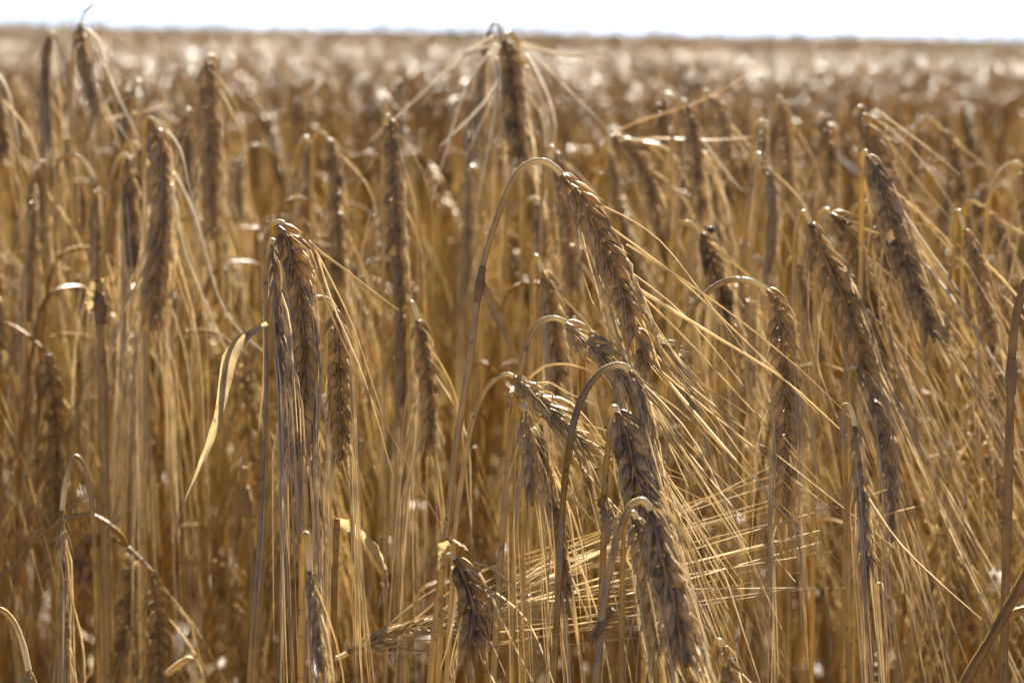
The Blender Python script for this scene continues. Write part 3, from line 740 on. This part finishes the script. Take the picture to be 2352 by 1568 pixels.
H("grey shrunken barley ear hanging from a whitish top, lower right behind the drooping awns", .80, [(1966, 846), (1994, 892), (2024, 975), (2040, 1080), (2046, 1180), (2050, 1260)], 42,
  [(1960, 842), (1954, 856, .003), (1952, 930, .006), (1948, 1200, .01)], roll=.8, mat='grey', thin=.3, ad=(.15, 1), spread=.06)
H("withered grey barley ear with a tight awn bundle and a white-curved neck, front lower right", .72,
  [(1962, 978), (1969, 1030), (1977, 1110), (1986, 1220), (1997, 1350)], 44, [(1959, 958), (1950, 934), (1941, 930), (1936, 950), (1938, 1040), (1946, 1180, .004), (1950, 1500, .006)],
  roll=.8, mat='grey', thin=.5, ad=(.07, 1), spread=.025, aw=.13, frac=1, tight=6, hug=.95, single=True, ca=[[(1985, 1130), (2060, 1240), (2150, 1330), (2255, 1422)]])
H("barley ear with banded small grains at the bottom edge right of the swan-neck ear", .69, [(1662, 1484), (1674, 1530), (1684, 1600)], 46, hs=-1, roll=.2, ad=(.3, 1))
H("mottled barley ear hidden behind the beetle's ear, with a loosely hooked neck", .93, [(1700, 672), (1720, 720), (1728, 800), (1736, 900)], 42, hs=-1, roll=.6, ad=(.1, 1))


# ------------------------------------------------------------------ loose stalks, leaves and small things
def stalk(label, pts, d, r, node=None, leaf=None, name="broken_stalk", cat="stalk", ground=True, seed=3):
    rng = np.random.default_rng(seed + int(pts[0][0]))
    W = [P(q[0], q[1], d + (q[2] if len(q) > 2 else 0)) for q in pts]
    if ground:
        dr = nrm(W[-1] - W[-2]); k = min(W[-1][2] / max(-dr[2], .3), 1.3)
        b = W[-1] + dr * k; b[2] = -.003
        b[0] = W[-1][0] + np.clip(b[0] - W[-1][0], -.35, .35)
        W += [(W[-1] + b) / 2, b]
    b = W[-1]
    root = empty(name, b); tag(root, label, cat)
    st = stem_mesh(W, r * .8, r, rng, n=60, mat=STALK).obj("stem", root, b)
    if node:
        q = P(node[0], node[1], d); sp = spline(W, 200); j = min(max(int(np.argmin(np.linalg.norm(sp - q, axis=1))), 3), 196)
        ax = nrm(sp[j + 2] - sp[j - 2]); nb = MB(); zz = np.linspace(-1, 1, 15)
        nb.tube(sp[j] + ax * (zz * .006)[:, None], r * (.94 + .26 * np.exp(-(zz / .4) ** 2)), 10, NODE, .5)
        nb.obj("stem_node", st, b)
    if leaf:
        lp = [P(q[0], q[1], d + (q[2] if len(q) > 2 else 0)) for q in leaf['p']]
        leaf_mesh(lp, leaf.get('w', 18) / 2352 * W1 * d, rng, normal=-CF, twist=leaf.get('tw', 1.5), prof=leaf.get('prof'), mat=leaf.get('mat', LEAF)).obj("leaf", root, b)
    return root


stalk("thick upright yellow stalk with a dark node, near the right edge", [(2360, 640), (2340, 700), (2326, 790), (2322, 900), (2317, 1060), (2312, 1250), (2305, 1560)], .75, .0018, node=(2323, 850))
stalk("thick olive stalk leaning up to the right across the bottom right corner", [(2380, 1280), (2340, 1350), (2290, 1440), (2215, 1568)], .70, .0021)
stalk("golden crook of a stalk bending out of the right bottom corner", [(2380, 1400), (2352, 1400), (2322, 1415), (2306, 1470), (2298, 1568)], .76, .0018)
stalk("brown broken stalk slanting up right, blurred behind the right-hand awns", [(2330, 860), (2290, 935), (2255, 990), (2215, 1100), (2170, 1220), (2110, 1410)], .92, .0021, node=(2255, 990))
stalk("second brown slanting stalk, lower and darker than the blurred broken one beside it", [(2330, 1190), (2290, 1250), (2240, 1350), (2180, 1450), (2110, 1560)], 1.0, .0026)
stalk("thin brown stalk bowed into a low arch at the left edge", [(290, 1250, .02), (268, 1220), (236, 1195), (200, 1183), (140, 1198), (80, 1240), (30, 1300), (-30, 1370)], .86, .0014)
stalk("upright brownish stalk with a torn sheath, under the hairpin-bent ear on the left", [(228, 640), (232, 760), (236, 900), (240, 1100), (246, 1400)], .90, .0022, node=(230, 668),
      leaf=dict(p=[(229, 655), (216, 668), (210, 700), (212, 740)], w=16, prof=[(0, .9), (.5, 1), (1, .2)]))
stalk("dry stalk with a curled brown leaf, behind the shrivelled ear in the lower left", [(236, 1240), (232, 1300), (226, 1400), (222, 1568)], .92, .0016,
      leaf=dict(p=[(236, 1244), (214, 1240), (196, 1262), (192, 1300), (204, 1350), (214, 1390)], w=26, mat=BROWN, tw=.8, prof=[(0, .4), (.3, .9), (.6, 1), (1, .1)]))
stalk("stalk with a twisted straw-coloured leaf arching right of the short plump ear", [(775, 1190), (772, 1260), (768, 1400), (764, 1568)], .79, .0013,
      leaf=dict(p=[(778, 1200), (806, 1208), (838, 1228), (868, 1262), (886, 1305), (890, 1340), (882, 1385)], w=17, tw=2.4, prof=[(0, .7), (.3, 1), (.6, .6), (.8, .9), (1, .1)]))
stalk("cut stalk stump with a dark knot, left of the fat herringbone ear's foot", [(562, 1072), (560, 1100), (566, 1150), (575, 1220), (580, 1500)], .93, .0022, node=(566, 1150))


def small_things():
    # black beetle on the neck of an ear
    c = P(1627, 530, .876)
    ax = nrm(P(1650, 545, .876) - P(1604, 518, .876)); up = nrm(np.cross(ax, CF)); up = up if up[2] > 0 else -up; out = -CF
    b = empty("beetle", c); tag(b, "tiny shiny black beetle sitting on an ear's neck", "beetle")
    mb = MB(); z = np.linspace(0, 1, 9)
    mb.tube(c + ax * ((z - .35) * .0034)[:, None] + up * .0009, .00115 * np.sqrt(np.clip(1 - (2 * z - 1) ** 2, .02, 1)), 12, 0, .5)
    mb.obj("wing_case", b, c, M_BLACK)
    mb = MB(); z = np.linspace(0, 1, 6)
    mb.tube(c - ax * (.0010 + z * .0013)[:, None] + up * .0007, .0007 * np.sqrt(np.clip(1 - (2 * z - 1) ** 2, .05, 1)), 10, 0, .5)
    mb.obj("head", b, c, M_BLACK)
    for sg in (-1, 1):
        for k in (-.0008, .0003, .0014):
            mb = MB(); q = c + ax * k + up * .0006
            mb.tube(np.array([q, q + out * sg * .0012 + up * .0003, q + out * sg * .0017 - up * .0011]), .00011, 5, 0, .5); mb.obj("leg", b, c, M_BLACK)
    # pale bit of cut straw caught among the awns
    mb = MB(); a, e = P(385, 1548, .84), P(436, 1510, .83)
    pts = spline([a, (a + e) / 2 + np.array((0, 0, .0006)), e], 8)
    mb.tube(pts, .0016, 10, LEAF, .9, flat=.6)
    tag(mb.obj("straw_piece"), "short pale cut straw piece caught slanting among the stalks, bottom left", "straw")
    # white wild flower low among the stalks on the right
    c = P(2274, 1328, 1.0); base = np.array((c[0] + .01, c[1] + .03, -.003))
    r = empty("wild_flower", base); tag(r, "small white wild flower with green leaves low among the stalks at the right", "flower")
    mb = MB(); mb.tube(spline([c, c + np.array((.004, .006, -.05)), (c + base) / 2, base], 20), .0006, 6, 0, .4); mb.obj("stem", r, base, M_STEM)
    for k in range(5):
        a = k / 5 * 2 * math.pi + .3; dr = nrm(CR * math.cos(a) + CU * math.sin(a) - CF * .5)
        mb = MB(); mb.ribbon(spline([c, c + dr * .004, c + dr * .007 + CF * .002], 7),   .0028 * np.array([.2, .6, .9, 1, .95, .7, .2]), -CF, 0, .3, nw=5); mb.obj("petal", r, base, M_PETAL)
    mb = MB(); mb.tube(c - CF * (np.linspace(-.001, .003, 5))[:, None], .0018 * np.array([.5, 1, 1, .8, .3]), 8, 0, .5); mb.obj("flower_centre", r, base, M_LEAF)
    for dx, dz in ((-.016, -.012), (.014, -.022), (-.006, -.03)):
        q = c + np.array((.003, .004, dz)); t = q + np.array((dx, -.004, .004))
        mb = MB(); mb.ribbon(spline([q, (q + t) / 2 + np.array((0, 0, .003)), t], 7), .0045 * np.array([.2, .7, 1, 1, .8, .5, .1]), (0, -.4, 1), 0, .4, nw=5); mb.obj("leaf", r, base, M_GREEN)


small_things()


# ------------------------------------------------------------------ the crowd of plants behind
def field_plant_geo(rng, lod, h=None):
    """local-space curve of a plant standing at the origin, ear hanging towards +x"""
    h = min(rng.normal(.808, .027), .832) if h is None else h
    lean = rng.uniform(-.02, .05)
    hook = rng.uniform(.012, .03)
    hang = R(rng.normal(8, 12))                      # ear off the plumb line
    top = np.array((lean, 0, h))
    arc = [np.array((0, 0, 0)), np.array((lean * .25, rng.normal(0, .006), h * .4)), np.array((lean * .7, rng.normal(0, .004), h * .8)), np.array((lean, 0, h - .03)),
           top + (hook * .3, 0, -.004), top + (hook, rng.normal(0, .003), -.0005), top + (hook * 1.7, 0, -.012)]
    L = rng.uniform(.065, .10)
    a = arc[-1]
    cur = rng.normal(0, .12)
    e = [a + np.array((math.sin(hang + cur * k) * L * k, rng.normal(0, .002), -math.cos(hang + cur * k) * L * k)) for k in (0, .35, .7, 1)]
    return arc, e


def build_parts(rng, lod, h=None, mat=EAR):
    arc, e = field_plant_geo(rng, lod, h)
    st = MB()
    p = dense(arc[::-1], {1: 6, 0: 2}[lod]); n = len(p)
    st.tube(p, .00085 + .0006 * np.clip((p[:, 2].max() - p[:, 2]) * 4, 0, 1), {1: 6, 0: 3}[lod], STEM, rng.random())
    wm = rng.uniform(.0078, .0108)
    roll = rng.uniform(0, math.pi)
    eb, seats = make_ear(np.array(e), wm, np.array((0, -1, 0)), roll, rng, lod, mat, rng.choice([0, 0, .12]))
    aw = MB(); et = nrm(e[-1] - e[0])
    sp = rng.uniform(.06, .26)
    for s in (seats + seats[::3] if lod else seats):
        if rng.random() < (.9 if lod else 1.0):
            q = awn_path(s, nrm(et * .7 + s[1] * .2 + np.array((0, 0, -.15))), rng.uniform(.07, .125), rng, sp, .05, nseg=8 if lod else 5, bend=.25)
            add_awn(aw, q, .00036 if lod else .0004, rng, mat=DULL)
    lfs = []; nl = 2 if lod else 0
    for i in range(nl):
        lf = MB(); lfs.append(lf)
        z = h_at = rng.uniform(.35, .72)
        q = p[min(max(int(np.argmin(np.abs(p[:, 2] - z * .78) + (np.arange(n) < n * .4))), 2), n - 2)]
        th = rng.uniform(0, 2 * math.pi); dr = np.array((math.cos(th), math.sin(th), 0)); ln = rng.uniform(.10, .2)
        lp = [q, q + dr * .02 + np.array((0, 0, .02)), q + dr * ln * .4 + np.array((0, 0, -.01)), q + dr * ln * .55 + np.array((0, 0, -ln * .6))]
        m = 14 if lod else 6
        x = np.linspace(0, 1, m)
        lf.ribbon(spline(lp, m), .0034 * (np.clip(x * 6 + .3, 0, 1) * (1 - x ** 1.5) + .04), (0, 0, 1), BROWN if rng.random() < .75 else LEAF, rng.random(), twist=rng.uniform(-1.5, 1.5) * x, fold=.4, nw=4 if lod else 2)
    return [st, eb, aw] + lfs


ZONES = ((-1e9, "left"), (-.11, "middle"), (.11, "right"))
prng = np.random.default_rng(21)
protos = []
for i in range(10):
    parts = build_parts(prng, 1, mat=FAR)
    protos.append([m.mesh(nm, MATS) for m, nm in zip(parts, ("stem", "ear", "beard", "leaf", "leaf"))])


def crowd_plant(x, y, rz, s, k, label, group):
    r = empty("barley_plant", (x, y, -.002)); r.rotation_euler = (prng.normal(0, .03), prng.normal(0, .03), rz); r.scale = (s, s, s)
    tag(r, label, "barley", group)
    ms = protos[k]
    o = []
    for me, nm in zip(ms, ("stem", "ear", "beard", "leaf", "leaf")):
        c = bpy.data.objects.new(nm, me); COL.objects.link(c); o.append(c)
    for c in (o[0], o[1], *o[3:]): c.parent = r
    o[2].parent = o[1]


def half(y): return .5 * W1 * y


DENS = 480
frng = np.random.default_rng(5)
pts = []
y0, y1 = .42, 6.0
N = int(DENS * (y1 - y0) * 2 * (half(y1) + 1.0))
X = frng.uniform(-(half(y1) + 1.0), half(y1) + 1.0, N); Y = frng.uniform(y0, y1, N)
ins = np.abs(X) < half(Y) * 1.04 + .03
keep = np.where(ins, Y > .86, np.abs(X) < half(Y) + 1.0)
keep &= ~((Y < .9) & (np.abs(X) < half(Y) + .12))
keep &= ~((np.abs(X) < .35) & (Y < .75))
X, Y, ins = X[keep], Y[keep], ins[keep]
order = np.argsort(Y)
X, Y, ins = X[order], Y[order], ins[order]
n_ind = 0
rest = []
for x, y, i in zip(X, Y, ins):
    rz = prng.normal(0, 1.1); s = float(np.clip(prng.normal(1.0, .03), .9, 1.02))
    if y < 1.4: s -= .15 * (1.4 - y) / .5 * prng.uniform(.5, 1.2)
    if i and n_ind < 224:
        side = x / half(y)
        zone = "left" if side < -.33 else "right" if side > .33 else "middle"
        row = "first blurred rows" if y < 1.45 else "second blurred rows"
        crowd_plant(x, y, rz, s, int(prng.integers(0, 10)), "blurred ripe barley plant in the %s of the %s behind the sharp ears" % (zone, row), "barley in the %s, %s of the picture" % (row, zone))
        n_ind += 1
    else:
        rest.append((x, y, -.002, rz, s, 0))
rest = np.array(rest)
print("crowd", n_ind, "single plants in stuff", len(rest), "last individual", Y[np.where(ins)[0][min(n_ind, ins.sum() - 1)]])

# sources for the rest of the field: single plants, and far off whole patches
src = bpy.data.collections.new("barley_sources")
NS, NPAT = 8, 4


def merged(mbs):
    a = MB()
    for m in mbs:
        if not m.n: continue
        off = a.n
        a.v += m.v; a.pv += m.pv; a.m += m.m; a.f += [tuple(i + off for i in q) for q in m.f]; a.n += m.n
    return a


lowres = []
for i in range(NS + 6):
    lowres.append(merged(build_parts(prng, 0, mat=FAR)))
for i in range(NS):
    src.objects.link(bpy.data.objects.new("a_source_%d" % i, lowres[i].mesh("barley_source", MATS)))
PS = .6
for i in range(NPAT):
    a = MB()
    for k in range(int(PS * PS * 300)):
        m = lowres[int(prng.integers(0, len(lowres)))]
        th = prng.normal(0, 1.3); s = prng.normal(1.010, .048); c, sn = math.cos(th) * s, math.sin(th) * s
        V = np.vstack(m.v) @ np.array(((c, sn, 0), (-sn, c, 0), (0, 0, s))) + (prng.uniform(-PS / 2, PS / 2), prng.uniform(-PS / 2, PS / 2), 0)
        pv = np.vstack(m.pv).copy(); pv[:, 2] = (pv[:, 2] + prng.random()) % 1
        off = a.n; a.v.append(V); a.pv.append(pv); a.m += m.m; a.f += [tuple(q + off for q in f) for f in m.f]; a.n += len(V)
    src.objects.link(bpy.data.objects.new("b_patch_%d" % i, a.mesh("barley_patch", MATS)))
NNEAR = 5
for i in range(NNEAR):
    src.objects.link(bpy.data.objects.new("c_near_%d" % i, merged(build_parts(prng, 1, mat=FAR)).mesh("barley_near", MATS)))
far = []
y = 6.0 + PS / 2
while y < 75:
    wd = half(y) * 1.05 + 1.2
    for x in np.arange(-wd, wd, PS):
        far.append((x + frng.uniform(-.05, .05), y, -.002, int(frng.integers(0, 2)) * math.pi + frng.normal(0, .2), frng.normal(1, .022), 1))
    y += PS
allp = np.vstack([rest, np.array(far)])
me = bpy.data.meshes.new("barley_field")
me.from_pydata(allp[:, :3].tolist(), [], [])
rot = np.zeros((len(allp), 3), np.float32); rot[:, 2] = allp[:, 3]
idx = np.where(allp[:, 5] == 0, frng.integers(0, NS, len(allp)), NS + frng.integers(0, NPAT, len(allp))).astype(np.int32)
near = (allp[:, 5] == 0) & (allp[:, 1] < 2.3)
idx[near] = NS + NPAT + frng.integers(0, NNEAR, int(near.sum()))
me.attributes.new("rot", 'FLOAT_VECTOR', 'POINT').data.foreach_set("vector", rot.ravel())
me.attributes.new("scl", 'FLOAT', 'POINT').data.foreach_set("value", allp[:, 4].astype(np.float32))
me.attributes.new("pick", 'INT', 'POINT').data.foreach_set("value", idx)
fo = bpy.data.objects.new("barley_field", me); COL.objects.link(fo)
tag(fo, "vast field of ripe barley receding out of focus to the horizon", "barley field", kind="stuff")
ng = bpy.data.node_groups.new("scatter", 'GeometryNodeTree')
ng.interface.new_socket("Geometry", in_out='INPUT', socket_type='NodeSocketGeometry')
ng.interface.new_socket("Geometry", in_out='OUTPUT', socket_type='NodeSocketGeometry')
gi, go = ng.nodes.new("NodeGroupInput"), ng.nodes.new("NodeGroupOutput")
ci = ng.nodes.new("GeometryNodeCollectionInfo"); ci.inputs["Collection"].default_value = src
ci.inputs["Separate Children"].default_value = True; ci.inputs["Reset Children"].default_value = True
ip = ng.nodes.new("GeometryNodeInstanceOnPoints")
def named(n, ty):
    a = ng.nodes.new("GeometryNodeInputNamedAttribute"); a.data_type = ty; a.inputs[0].default_value = n; return a.outputs[0]
ng.links.new(gi.outputs[0], ip.inputs["Points"]); ng.links.new(ci.outputs[0], ip.inputs["Instance"])
ip.inputs["Pick Instance"].default_value = True
ng.links.new(named("pick", 'INT'), ip.inputs["Instance Index"])
e2r = ng.nodes.new("FunctionNodeEulerToRotation"); ng.links.new(named("rot", 'FLOAT_VECTOR'), e2r.inputs[0]); ng.links.new(e2r.outputs[0], ip.inputs["Rotation"])
ng.links.new(named("scl", 'FLOAT'), ip.inputs["Scale"])
ng.links.new(ip.outputs[0], go.inputs[0])
md = fo.modifiers.new("scatter", 'NODES'); md.node_group = ng
